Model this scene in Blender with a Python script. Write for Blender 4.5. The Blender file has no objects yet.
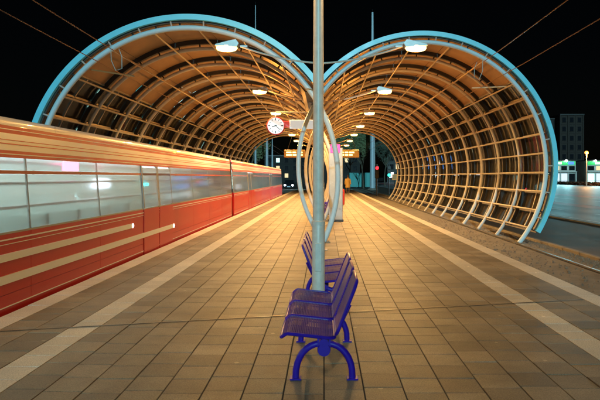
import bpy, bmesh, math, random
from math import sin, cos, pi, radians, sqrt, atan2, asin
from mathutils import Vector, Matrix
random.seed(7)
S = bpy.context.scene
C = S.collection

# ------------------------------------------------------------------ camera
cd = bpy.data.cameras.new('camera'); cam = bpy.data.objects.new('camera', cd); C.objects.link(cam)
cam.location = (0, 0, 1.6); cam.rotation_euler = (pi/2, 0, 0)
cd.sensor_width = 36; cd.lens = 33.6; cd.shift_x = -0.040; cd.shift_y = -0.0383
cd.clip_start = 0.05; cd.clip_end = 3000
S.camera = cam
# ------------------------------------------------------------------ night sky and the cool glow behind the camera
W = bpy.data.worlds.new('World'); S.world = W; W.use_nodes = True
nt = W.node_tree; bg = nt.nodes['Background']
sky = nt.nodes.new('ShaderNodeTexSky'); sky.sky_type = 'NISHITA'; sky.sun_disc = False
SUN_EL, SUN_AZ = radians(16), radians(180)
sky.sun_elevation = SUN_EL; sky.sun_rotation = SUN_AZ
nt.links.new(sky.outputs[0], bg.inputs[0]); bg.inputs[1].default_value = 0.00025
sd = bpy.data.lights.new('sun', 'SUN'); sun = bpy.data.objects.new('sun', sd); C.objects.link(sun)
sd.energy = 1.7; sd.angle = radians(0.6); sd.color = (0.42, 0.86, 1.0)
sun.rotation_euler = (pi/2 - SUN_EL, 0, 0)
S.view_settings.view_transform = 'Standard'; S.view_settings.look = 'None'
S.view_settings.exposure = 0.0; S.view_settings.gamma = 1.0; S.view_settings.use_curve_mapping = False
try:
    S.cycles.use_denoising = True; S.cycles.max_bounces = 7; S.cycles.transparent_max_bounces = 24
    S.cycles.diffuse_bounces = 3; S.cycles.sample_clamp_indirect = 4
except Exception: pass

PF = 560.0                      # focal length in photo pixels (photo 600 wide), horizon at (324,177)
def at(px, py, D): return ((px-324)*D/PF, D, 1.6-(py-177)*D/PF)
GZ = -0.36                      # street level, the platform top is z = 0

# ------------------------------------------------------------------ materials
MATS = {}
def mat(name, col, rough=0.6, metal=0.0, var=0.15, scale=6.0, bump=0.0, bscale=60.0, coat=0.0, emit=None, es=0.0, spec=None, stretch=None):
    if name in MATS: return MATS[name]
    m = bpy.data.materials.new(name); m.use_nodes = True; MATS[name] = m
    n = m.node_tree.nodes; L = m.node_tree.links; p = n['Principled BSDF']
    p.inputs['Base Color'].default_value = (*col, 1); p.inputs['Roughness'].default_value = rough
    p.inputs['Metallic'].default_value = metal
    if coat: p.inputs['Coat Weight'].default_value = coat
    if spec is not None: p.inputs['Specular IOR Level'].default_value = spec
    if emit:
        p.inputs['Emission Color'].default_value = (*emit, 1); p.inputs['Emission Strength'].default_value = es
    if var or bump:
        g = n.new('ShaderNodeNewGeometry'); src = g.outputs['Position']
        if stretch:
            mp = n.new('ShaderNodeMapping'); mp.inputs['Scale'].default_value = stretch
            L.new(src, mp.inputs[0]); src = mp.outputs[0]
    if var:
        t = n.new('ShaderNodeTexNoise'); t.inputs['Scale'].default_value = scale; t.inputs['Detail'].default_value = 6
        t.inputs['Roughness'].default_value = 0.65
        L.new(src, t.inputs['Vector'])
        r = n.new('ShaderNodeMapRange'); r.inputs[1].default_value = 0.25; r.inputs[2].default_value = 0.75
        r.inputs[3].default_value = 1-var; r.inputs[4].default_value = 1+var
        L.new(t.outputs[0], r.inputs[0])
        mx = n.new('ShaderNodeMix'); mx.data_type = 'RGBA'; mx.blend_type = 'MULTIPLY'; mx.inputs[0].default_value = 1
        mx.inputs[6].default_value = (*col, 1); L.new(r.outputs[0], mx.inputs[7]); L.new(mx.outputs[2], p.inputs['Base Color'])
        r2 = n.new('ShaderNodeMapRange'); r2.inputs[3].default_value = max(0.03, rough-0.12); r2.inputs[4].default_value = min(1, rough+0.12)
        L.new(t.outputs[0], r2.inputs[0]); L.new(r2.outputs[0], p.inputs['Roughness'])
    if bump:
        t2 = n.new('ShaderNodeTexNoise'); t2.inputs['Scale'].default_value = bscale; t2.inputs['Detail'].default_value = 4
        L.new(src, t2.inputs['Vector'])
        b = n.new('ShaderNodeBump'); b.inputs['Strength'].default_value = bump; b.inputs['Distance'].default_value = 0.004
        L.new(t2.outputs[0], b.inputs['Height']); L.new(b.outputs[0], p.inputs['Normal'])
    return m

def emis(name, col, s):
    if name in MATS: return MATS[name]
    m = bpy.data.materials.new(name); m.use_nodes = True; MATS[name] = m
    p = m.node_tree.nodes['Principled BSDF']; p.inputs['Base Color'].default_value = (*[0.5*c for c in col], 1)
    p.inputs['Emission Color'].default_value = (*col, 1); p.inputs['Emission Strength'].default_value = s
    p.inputs['Roughness'].default_value = 0.4
    return m

def paving(name, col, cell, var, dirt):
    m = bpy.data.materials.new(name); m.use_nodes = True; MATS[name] = m
    n = m.node_tree.nodes; L = m.node_tree.links; p = n['Principled BSDF']
    g = n.new('ShaderNodeNewGeometry')
    # one random value for each paver (each paver is an island of its own)
    rnd = g.outputs['Random Per Island']
    oi = n.new('ShaderNodeObjectInfo'); ad = n.new('ShaderNodeMath'); ad.operation = 'ADD'
    L.new(rnd, ad.inputs[0]); L.new(oi.outputs['Random'], ad.inputs[1])
    fr = n.new('ShaderNodeMath'); fr.operation = 'FRACT'; L.new(ad.outputs[0], fr.inputs[0])
    r = n.new('ShaderNodeMapRange'); r.inputs[3].default_value = 1-var; r.inputs[4].default_value = 1+var; L.new(fr.outputs[0], r.inputs[0])
    t = n.new('ShaderNodeTexNoise'); t.inputs['Scale'].default_value = 1.1; t.inputs['Detail'].default_value = 9; t.inputs['Roughness'].default_value = 0.7
    L.new(g.outputs['Position'], t.inputs['Vector'])
    r2 = n.new('ShaderNodeMapRange'); r2.inputs[1].default_value = 0.3; r2.inputs[2].default_value = 0.7
    r2.inputs[3].default_value = 1-dirt; r2.inputs[4].default_value = 1+dirt; L.new(t.outputs[0], r2.inputs[0])
    t3 = n.new('ShaderNodeTexNoise'); t3.inputs['Scale'].default_value = 90; t3.inputs['Detail'].default_value = 3
    L.new(g.outputs['Position'], t3.inputs['Vector'])
    r3 = n.new('ShaderNodeMapRange'); r3.inputs[1].default_value = 0.3; r3.inputs[2].default_value = 0.7; r3.inputs[3].default_value = 0.72; r3.inputs[4].default_value = 1.28
    L.new(t3.outputs[0], r3.inputs[0])
    # pale gum spots and scuffs
    v = n.new('ShaderNodeTexVoronoi'); v.inputs['Scale'].default_value = 2.6; L.new(g.outputs['Position'], v.inputs['Vector'])
    cr = n.new('ShaderNodeMath'); cr.operation = 'LESS_THAN'; cr.inputs[1].default_value = 0.055; L.new(v.outputs['Distance'], cr.inputs[0])
    mu = n.new('ShaderNodeMath'); mu.operation = 'MULTIPLY'; L.new(r.outputs[0], mu.inputs[0]); L.new(r2.outputs[0], mu.inputs[1])
    mu2 = n.new('ShaderNodeMath'); mu2.operation = 'MULTIPLY'; L.new(mu.outputs[0], mu2.inputs[0]); L.new(r3.outputs[0], mu2.inputs[1])
    sp = n.new('ShaderNodeMath'); sp.operation = 'MULTIPLY_ADD'; sp.inputs[1].default_value = 0.7; L.new(cr.outputs[0], sp.inputs[0]); L.new(mu2.outputs[0], sp.inputs[2])
    mx = n.new('ShaderNodeMix'); mx.data_type = 'RGBA'; mx.blend_type = 'MULTIPLY'; mx.inputs[0].default_value = 1
    mx.inputs[6].default_value = (*col, 1); L.new(sp.outputs[0], mx.inputs[7]); L.new(mx.outputs[2], p.inputs['Base Color'])
    r4 = n.new('ShaderNodeMapRange'); r4.inputs[3].default_value = 0.38; r4.inputs[4].default_value = 0.75; L.new(t.outputs[0], r4.inputs[0])
    L.new(r4.outputs[0], p.inputs['Roughness'])
    b = n.new('ShaderNodeBump'); b.inputs['Strength'].default_value = 0.35; b.inputs['Distance'].default_value = 0.003
    L.new(t3.outputs[0], b.inputs['Height']); L.new(b.outputs[0], p.inputs['Normal'])
    return m

def glassmat(name, tint, gloss_rough=0.05, gl=1.0, milk=0.0):
    m = bpy.data.materials.new(name); m.use_nodes = True; MATS[name] = m
    n = m.node_tree.nodes; L = m.node_tree.links; n.remove(n['Principled BSDF']); out = n['Material Output']
    tr = n.new('ShaderNodeBsdfTransparent'); tr.inputs[0].default_value = (*tint, 1)
    gl_ = n.new('ShaderNodeBsdfGlossy'); gl_.inputs['Roughness'].default_value = gloss_rough; gl_.inputs[0].default_value = (gl, gl, gl, 1)
    f = n.new('ShaderNodeFresnel'); f.inputs[0].default_value = 1.5
    mx = n.new('ShaderNodeMixShader'); L.new(f.outputs[0], mx.inputs[0]); L.new(tr.outputs[0], mx.inputs[1]); L.new(gl_.outputs[0], mx.inputs[2])
    last = mx
    if milk:
        g = n.new('ShaderNodeNewGeometry'); t = n.new('ShaderNodeTexNoise'); t.inputs['Scale'].default_value = 2.2; t.inputs['Detail'].default_value = 6
        L.new(g.outputs['Position'], t.inputs['Vector'])
        r = n.new('ShaderNodeMapRange'); r.inputs[1].default_value = 0.3; r.inputs[2].default_value = 0.75; r.inputs[3].default_value = milk*0.3; r.inputs[4].default_value = milk
        L.new(t.outputs[0], r.inputs[0])
        d = n.new('ShaderNodeBsdfDiffuse'); d.inputs[0].default_value = (0.5, 0.46, 0.4, 1)
        m2 = n.new('ShaderNodeMixShader'); L.new(r.outputs[0], m2.inputs[0]); L.new(mx.outputs[0], m2.inputs[1]); L.new(d.outputs[0], m2.inputs[2]); last = m2
    L.new(last.outputs[0], out.inputs[0]); return m

def frosted(name, tint, rough):
    m = bpy.data.materials.new(name); m.use_nodes = True; MATS[name] = m
    p = m.node_tree.nodes['Principled BSDF']; p.inputs['Base Color'].default_value = (*tint, 1)
    p.inputs['Transmission Weight'].default_value = 1; p.inputs['Roughness'].default_value = rough; p.inputs['IOR'].default_value = 1.12
    p.inputs['Coat Weight'].default_value = 0.5; p.inputs['Coat Roughness'].default_value = 0.08
    return m

M_white = mat('white_steel_paint', (0.56, 0.54, 0.50), 0.38, 0, 0.10, 5, 0.1, 40)
M_fascia = mat('pale_blue_fascia_paint', (0.20, 0.76, 0.92), 0.35, 0, 0.06, 3)
M_purlin = mat('cream_purlin_paint', (0.50, 0.45, 0.37), 0.4, 0, 0.12, 5)
M_dark = mat('dark_steel', (0.035, 0.032, 0.03), 0.45, 0.3, 0.2, 8)
M_roofp = mat('warm_roof_sheet', (0.40, 0.25, 0.13), 0.5, 0, 0.22, 1.3, 0.15, 12)
M_cglass = glassmat('canopy_glass', (0.80, 0.84, 0.82), 0.03, 0.55, 0.05)
M_tile = paving('brown_concrete_paver', (0.235, 0.187, 0.125), 0.3, 0.24, 0.42)
M_tact = paving('cream_tactile_paver', (0.62, 0.55, 0.43), 0.3, 0.07, 0.16)
M_edge = paving('cream_edge_stone', (0.68, 0.62, 0.52), 0.3, 0.06, 0.16)
M_joint = mat('dark_joint_sand', (0.045, 0.038, 0.028), 0.9, 0, 0.4, 20, 0.3, 200)
M_conc = mat('weathered_concrete', (0.24, 0.21, 0.17), 0.8, 0, 0.3, 2.5, 0.4, 90)
M_asph = mat('asphalt', (0.045, 0.045, 0.045), 0.65, 0, 0.35, 1.2, 0.5, 140)
M_road = mat('worn_road_asphalt', (0.17, 0.18, 0.185), 0.5, 0, 0.25, 0.4, 0.25, 120, stretch=(3, 0.12, 1))
M_rail = mat('rail_steel', (0.35, 0.33, 0.30), 0.3, 0.9, 0.2, 10)
M_pole = mat('galvanised_pole', (0.74, 0.65, 0.54), 0.42, 0.05, 0.15, 12, 0.05, 80)
M_bench = mat('violet_blue_powder_coat', (0.030, 0.008, 0.30), 0.36, 0, 0.12, 14, 0, 0, 0, spec=0.3)
M_red = mat('red_tram_paint', (0.46, 0.006, 0.010), 0.4, 0, 0, 2, 0, 0, 0.15)
M_twhite = mat('white_tram_paint', (0.82, 0.90, 1.0), 0.3, 0, 0, 2, 0, 0, 0.3)
M_cream = mat('cream_cant_rail', (0.80, 0.78, 0.78), 0.3, 0, 0.06, 2, 0, 0, 0.4)
M_tgrey = mat('tram_grey', (0.30, 0.31, 0.31), 0.5, 0, 0.12, 3)
M_tin = mat('tram_interior_lining', (0.62, 0.68, 0.66), 0.6, 0, 0.05, 3)
M_rubber = mat('black_rubber', (0.02, 0.02, 0.02), 0.7, 0, 0.1, 10)
M_tglass = frosted('misted_tram_glass', (0.86, 0.93, 0.91), 0.33)
M_lens = emis('sodium_lamp_lens', (1.0, 0.56, 0.13), 12)
M_housing = mat('lamp_housing', (0.55, 0.56, 0.55), 0.4, 0.2, 0.08, 12)

# ------------------------------------------------------------------ mesh helpers
class MB:
    def __init__(s): s.v = []; s.f = []
    def add(s, vs, fs):
        o = len(s.v); s.v += [tuple(v) for v in vs]; s.f += [tuple(i+o for i in f) for f in fs]; return s
    def box(s, c, d, bev=0.0, rot=None):
        x, y, z = [k/2 for k in d]
        if bev > 0:
            b = min(bev, x*0.45, y*0.45, z*0.45)
            pr = [(-x+b, -y), (x-b, -y), (x, -y+b), (x, y-b), (x-b, y), (-x+b, y), (-x, y-b), (-x, -y+b)]
            pi_ = [(px*(x-b)/x, py*(y-b)/y) for px, py in pr]
            vs = [(a, q, -z) for a, q in pi_] + [(a, q, -z+b) for a, q in pr] + [(a, q, z-b) for a, q in pr] + [(a, q, z) for a, q in pi_]
            fs = [tuple(range(7, -1, -1)), tuple(range(24, 32))]
            for k in range(3):
                for i in range(8): j = (i+1) % 8; fs.append((k*8+i, k*8+j, k*8+8+j, k*8+8+i))
        else:
            vs = [(-x, -y, -z), (x, -y, -z), (x, y, -z), (-x, y, -z), (-x, -y, z), (x, -y, z), (x, y, z), (-x, y, z)]
            fs = [(3, 2, 1, 0), (4, 5, 6, 7), (0, 1, 5, 4), (1, 2, 6, 5), (2, 3, 7, 6), (3, 0, 4, 7)]
        if rot is not None: vs = [rot @ Vector(v) for v in vs]
        return s.add([(v[0]+c[0], v[1]+c[1], v[2]+c[2]) for v in vs], fs)
    def tube(s, path, r, n=8, cap=True, closed=False):
        P = [Vector(p) for p in path]; k = len(P)
        R = r if isinstance(r, (list, tuple)) else [r]*k
        vs = []; up = None
        for i, p in enumerate(P):
            a = P[(i-1) % k] if (closed or i > 0) else P[i]; b = P[(i+1) % k] if (closed or i < k-1) else P[i]
            t = (b-a).normalized()
            if up is None:
                up = Vector((0, 0, 1)) if abs(t.z) < 0.9 else Vector((0, 1, 0))
            u = up - t*up.dot(t)
            if u.length < 1e-5: u = t.orthogonal()
            u.normalize(); w = t.cross(u); up = u
            for q in range(n):
                an = 2*pi*q/n; vs.append(p + u*(R[i]*cos(an)) + w*(R[i]*sin(an)))
        fs = []
        for i in range(k if closed else k-1):
            j = (i+1) % k
            for q in range(n):
                q2 = (q+1) % n; fs.append((i*n+q, i*n+q2, j*n+q2, j*n+q))
        if cap and not closed:
            fs.append(tuple(range(n-1, -1, -1))); fs.append(tuple((k-1)*n+q for q in range(n)))
        return s.add(vs, fs)
    def prism(s, poly, axis, a, b):
        """closed outline extruded along axis from a to b; outline coords are the other two axes in order"""
        n = len(poly)
        def P(u, v, w): return {'x': (w, u, v), 'y': (u, w, v), 'z': (u, v, w)}[axis]
        vs = [P(u, v, a) for u, v in poly] + [P(u, v, b) for u, v in poly]
        fs = [tuple(range(n)), tuple(range(2*n-1, n-1, -1))] + [(i, (i+1) % n, n+(i+1) % n, n+i) for i in range(n)]
        return s.add(vs, fs)
    def lathe(s, prof, n=24, c=(0, 0, 0), axis='z'):
        vs = []; k = len(prof)
        for r, h in prof:
            for q in range(n):
                a = 2*pi*q/n; x, y, z = r*cos(a), r*sin(a), h
                if axis == 'y': x, y, z = x, z, y
                if axis == 'x': x, y, z = z, x, y
                vs.append((x+c[0], y+c[1], z+c[2]))
        fs = [(i*n+q, i*n+(q+1) % n, (i+1)*n+(q+1) % n, (i+1)*n+q) for i in range(k-1) for q in range(n)]
        fs += [tuple(range(n)), tuple((k-1)*n+q for q in range(n))]
        return s.add(vs, fs)
    def mesh(s, name, m, smooth=False):
        me = bpy.data.meshes.new(name); me.from_pydata(s.v, [], s.f)
        bm = bmesh.new(); bm.from_mesh(me); bmesh.ops.recalc_face_normals(bm, faces=bm.faces); bm.to_mesh(me); bm.free()
        if smooth:
            for p in me.polygons: p.use_smooth = True
            try: me.set_sharp_from_angle(angle=radians(40))
            except Exception: pass
        me.materials.append(m); return me
    def build(s, name, m, parent=None, smooth=False, loc=(0, 0, 0)):
        return link(name, s.mesh(name, m, smooth), parent, loc)

def link(name, me, parent=None, loc=(0, 0, 0), rot=(0, 0, 0)):
    o = bpy.data.objects.new(name, me); C.objects.link(o); o.location = loc; o.rotation_euler = rot
    if parent: o.parent = parent
    return o
def tag(o, label=None, cat=None, group=None, kind=None):
    if label: o['label'] = label
    if cat: o['category'] = cat
    if group: o['group'] = group
    if kind: o['kind'] = kind
    return o
def thing(name, label, cat, loc=(0, 0, 0), rz=0.0, group=None):
    o = bpy.data.objects.new(name, None); C.objects.link(o); o.location = loc; o.rotation_euler = (0, 0, rz); o.empty_display_size = 0.3
    return tag(o, label, cat, group)
def copy_tree(o, parent=None):
    c = o.copy(); C.objects.link(c); c.parent = parent
    for ch in list(o.children): copy_tree(ch, c)
    return c
def light(kind, parent, loc, power, col, r=0.1, rot=(0, 0, 0)):
    d = bpy.data.lights.new('lamp_light', kind); d.energy = power; d.color = col
    if kind == 'AREA': d.shape = 'DISK'; d.size = r
    else: d.shadow_soft_size = r
    o = bpy.data.objects.new('lamp_light', d); C.objects.link(o); o.parent = parent; o.location = loc; o.rotation_euler = rot
    return o

# ================================================================== SETTING
tag(MB().add([(-900, -60, GZ-0.05), (900, -60, GZ-0.05), (900, 1500, GZ-0.05), (-900, 1500, GZ-0.05)], [(0, 1, 2, 3)]).build('ground', M_asph), kind='structure')
# platform body
PL0, PL1 = -1.5, 74.0
plat = tag(MB().prism([(-3.685, GZ-0.04), (3.685, GZ-0.04), (3.685, -0.0065), (-3.685, -0.0065)], 'y', PL0, PL1).build('platform', M_joint), kind='structure')
# paver columns: (x0, x1, material)
cols = [(-3.7, -3.4, 'e'), (-3.4, -3.05, 't'), (-3.05, -2.7, 't'), (-2.7, -2.4, 'c')] + [(-2.4+0.3*k, -2.1+0.3*k, 't') for k in range(16)] + \
       [(2.4, 2.7, 'c'), (2.7, 3.05, 't'), (3.05, 3.4, 't'), (3.4, 3.7, 'e')]
KM = {'e': M_edge, 't': M_tile, 'c': M_tact}
pieces = []
def joint_y(x): return 6.53 + x*0.223            # skew expansion joint across the platform
for ci, (x0, x1, k) in enumerate(cols):
    off = random.uniform(-0.09, 0.09) + (0.0 if ci % 2 else 0.02)
    ln = 0.60 if k == 'e' else 0.30
    yy = PL0 + off + (0.1 if k == 'e' else 0)
    while yy < PL1:
        a, b = max(yy, PL0), min(yy+ln, PL1)
        if b-a > 0.03: pieces.append((x0, x1, a, b, k))
        yy += ln
def paver(mb, x0, x1, a, b, k):
    g = 0.0045 if k != 't' else 0.0055
    dz = random.uniform(-0.0015, 0.0015)
    x0 += g; x1 -= g; a += g; b -= g; e = 0.0015
    tx = random.uniform(-0.001, 0.001)
    z0 = -0.012
    vs = [(x0, a, z0), (x1, a, z0), (x1, b, z0), (x0, b, z0), (x0, a, dz-e), (x1, a, dz-e), (x1, b, dz-e), (x0, b, dz-e),
          (x0+e, a+e, dz-tx), (x1-e, a+e, dz+tx), (x1-e, b-e, dz+tx), (x0+e, b-e, dz-tx)]
    fs = [(0, 1, 5, 4), (1, 2, 6, 5), (2, 3, 7, 6), (3, 0, 4, 7), (4, 5, 9, 8), (5, 6, 10, 9), (6, 7, 11, 10), (7, 4, 8, 11), (8, 9, 10, 11)]
    mb.add(vs, fs)
def inview(x, y): return y > 3.9 and abs(x)/y < 0.60
vis = sorted([p for p in pieces if inview((p[0]+p[1])/2, p[3])], key=lambda p: ((p[2]+p[3])/2)**2 + 0.2*((p[0]+p[1])/2)**2)
near = vis[:298]; nearset = set(map(id, near))
for p in near:
    mb = MB(); paver(mb, *p)
    nm = {'e': 'edge_stone', 't': 'paver', 'c': 'tactile_paver'}[p[4]]
    mb.build(nm, KM[p[4]], plat)
for k, nm in (('e', 'edge_stone_row'), ('t', 'paver_field'), ('c', 'tactile_paver_row')):
    mb = MB()
    for p in pieces:
        if p[4] == k and id(p) not in nearset: paver(mb, *p)
    tag(mb.build(nm, KM[k], plat), kind='stuff')
# skew expansion joint strip
mb = MB()
a, b = (-3.38, joint_y(-3.38)), (3.38, joint_y(3.38))
mb.add([(a[0], a[1], 0.004), (b[0], b[1], 0.004), (b[0], b[1]+0.022, 0.004), (a[0], a[1]+0.022, 0.004)], [(0, 1, 2, 3)])
mb.build('expansion_joint', mat('joint_compound', (0.05, 0.042, 0.032), 0.7, 0, 0.3, 20), plat)
mb = MB()
mb.add([(a[0], a[1]+0.022, 0.0045), (b[0], b[1]+0.022, 0.0045), (b[0], b[1]+0.036, 0.0045), (a[0], a[1]+0.036, 0.0045)], [(0, 1, 2, 3)])
mb.build('joint_edging', mat('joint_edging_metal', (0.36, 0.31, 0.24), 0.4, 0.4, 0.3, 20), plat)

# track beds with rails
for s in (-1, 1):
    tb = tag(MB().prism([(s*3.69, GZ-0.06), (s*6.34, GZ-0.06), (s*6.34, GZ), (s*3.69, GZ)], 'y', -20, 92).build('track_bed', M_conc), kind='structure')
    for rx in (4.95-0.7175, 4.95+0.7175):
        prof = [(s*rx-0.035, GZ+0.001), (s*rx+0.035, GZ+0.001), (s*rx+0.035, GZ+0.028), (s*rx+0.02, GZ+0.034), (s*rx-0.02, GZ+0.034), (s*rx-0.035, GZ+0.028)]
        MB().prism(prof, 'y', -20, 92).build('rail', M_rail, tb)
        MB().box((s*rx-s*0.075, 36, GZ+0.003), (0.05, 111.9, 0.006)).build('rail_groove', M_dark, tb)
    kb = MB()
    y = -8.0
    while y < 92:
        kb.box((s*6.46, y+0.5, GZ-0.005), (0.14, 0.985, 0.17), 0.012); y += 1.0
    tag(kb.build('kerb', M_conc), kind='structure')
    # loose stones beside the slab (right side only is seen)
    if s == 1:
        gm = MB()
        for i in range(5200):
            x = random.uniform(4.4, 5.4) if random.random() < 0.16 else 6.33-abs(random.gauss(0, 0.2)); yv = random.uniform(7, 26); r = random.uniform(0.012, 0.045)
            vs = [(x+r*random.uniform(.6, 1)*cos(q*pi/2+.4), yv+r*random.uniform(.6, 1)*sin(q*pi/2+.4), GZ+0.001) for q in range(4)] + [(x+r*.2, yv, GZ+r*random.uniform(.6, 1.1))]
            gm.add(vs, [(0, 1, 4), (1, 2, 4), (2, 3, 4), (3, 0, 4)])
        tag(gm.build('gravel', mat('brown_gravel', (0.21, 0.16, 0.11), 0.9, 0, 0.7, 17)), 'loose brown gravel scattered along the right track', 'gravel', kind='stuff')
# paved shoulder and road on the right
tag(MB().prism([(6.54, GZ-0.045), (11.2, GZ-0.045), (11.2, GZ-0.02), (6.54, GZ-0.02)], 'y', -10, 190).build('shoulder_pavement', mat('shoulder_asphalt', (0.085, 0.058, 0.036), 0.6, 0, 0.45, 0.8, 0.5, 120)), kind='structure')
road = tag(MB().prism([(11.3, GZ-0.046), (61, GZ-0.046), (61, GZ-0.03), (11.3, GZ-0.03)], 'y', -10, 192).build('road', M_road), kind='structure')
M_mark = mat('trail_road_paint', (0.78, 0.78, 0.76), 0.5, 0, 0.2, 3)  # white lines added in place of white car light trails
M_trail = mat('red_light_trail_paint', (0.50, 0.10, 0.09), 0.5, 0, 0.2, 1.5)  # pink light trails of cars, painted onto the road as red strips
def strip(name, m, x0, x1, y0, y1, z=GZ-0.026):
    MB().add([(x0, y0, z), (x1, y0, z), (x1, y1, z), (x0, y1, z)], [(0, 1, 2, 3)]).build(name, m, road)
strip('trail_lane_line', M_mark, 12.0, 12.18, -10, 190)
strip('red_light_trail', M_trail, 16.9, 18.6, -10, 190)
strip('trail_lane_line', M_mark, 18.75, 18.95, -10, 190)
strip('red_light_trail', M_trail, 25.5, 28.0, -10, 190)
strip('trail_lane_line', M_mark, 42, 42.4, -10, 190)
for k in range(22): strip('trail_lane_dash', M_mark, 14.4, 14.6, 10+k*8, 14+k*8)
for k in range(22): strip('trail_lane_dash', M_mark, 22.2, 22.45, 10+k*8, 14+k*8)
for k in range(18): strip('trail_lane_dash', M_mark, 34.2, 34.5, 20+k*9, 25+k*9)
kb = MB()
for k in range(100): kb.box((11.25, -9+k*2.0, GZ-0.02), (0.11, 1.985, 0.1), 0.01)
tag(kb.build('road_kerb', M_conc), kind='structure')

# ================================================================== CANOPIES
RT = 3.67; BAY = 2.22
CXL, CZL, YL, NL = -3.33, 1.58, 13.7, 16
CXR, CZR, YR, NR = 2.91, 1.93, 16.6, 15
# where the two vaults meet
dx, dz = CXR-CXL, CZR-CZL; dd = sqrt(dx*dx+dz*dz); hh = sqrt(RT*RT-dd*dd/4)
VX, VZ = (CXL+CXR)/2 - dz/dd*hh, (CZL+CZR)/2 + dx/dd*hh
GUTR = 0.25

def arc(s, R, a0, a1, y, czl, step=3.0):
    n = max(2, int(abs(a1-a0)/step)+1)
    return [(s*R*cos(radians(a0+(a1-a0)*i/(n-1))), y, czl+R*sin(radians(a0+(a1-a0)*i/(n-1)))) for i in range(n)]
def band(s, r0, r1, a0, a1, y0, y1, czl, step=3.5):
    """curved slab between two radii, two angles and two y"""
    n = max(2, int(abs(a1-a0)/step)+1); mb = MB(); vs = []; fs = []
    for i in range(n):
        t = radians(a0+(a1-a0)*i/(n-1)); c, q = s*cos(t), sin(t)
        vs += [(r0*c, y0, czl+r0*q), (r1*c, y0, czl+r1*q), (r1*c, y1, czl+r1*q), (r0*c, y1, czl+r0*q)]
    for i in range(n-1):
        o = i*4
        for k in range(4): fs.append((o+k, o+(k+1) % 4, o+4+(k+1) % 4, o+4+k))
    fs += [(0, 1, 2, 3), ((n-1)*4+3, (n-1)*4+2, (n-1)*4+1, (n-1)*4)]
    return mb.add(vs, fs)

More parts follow.
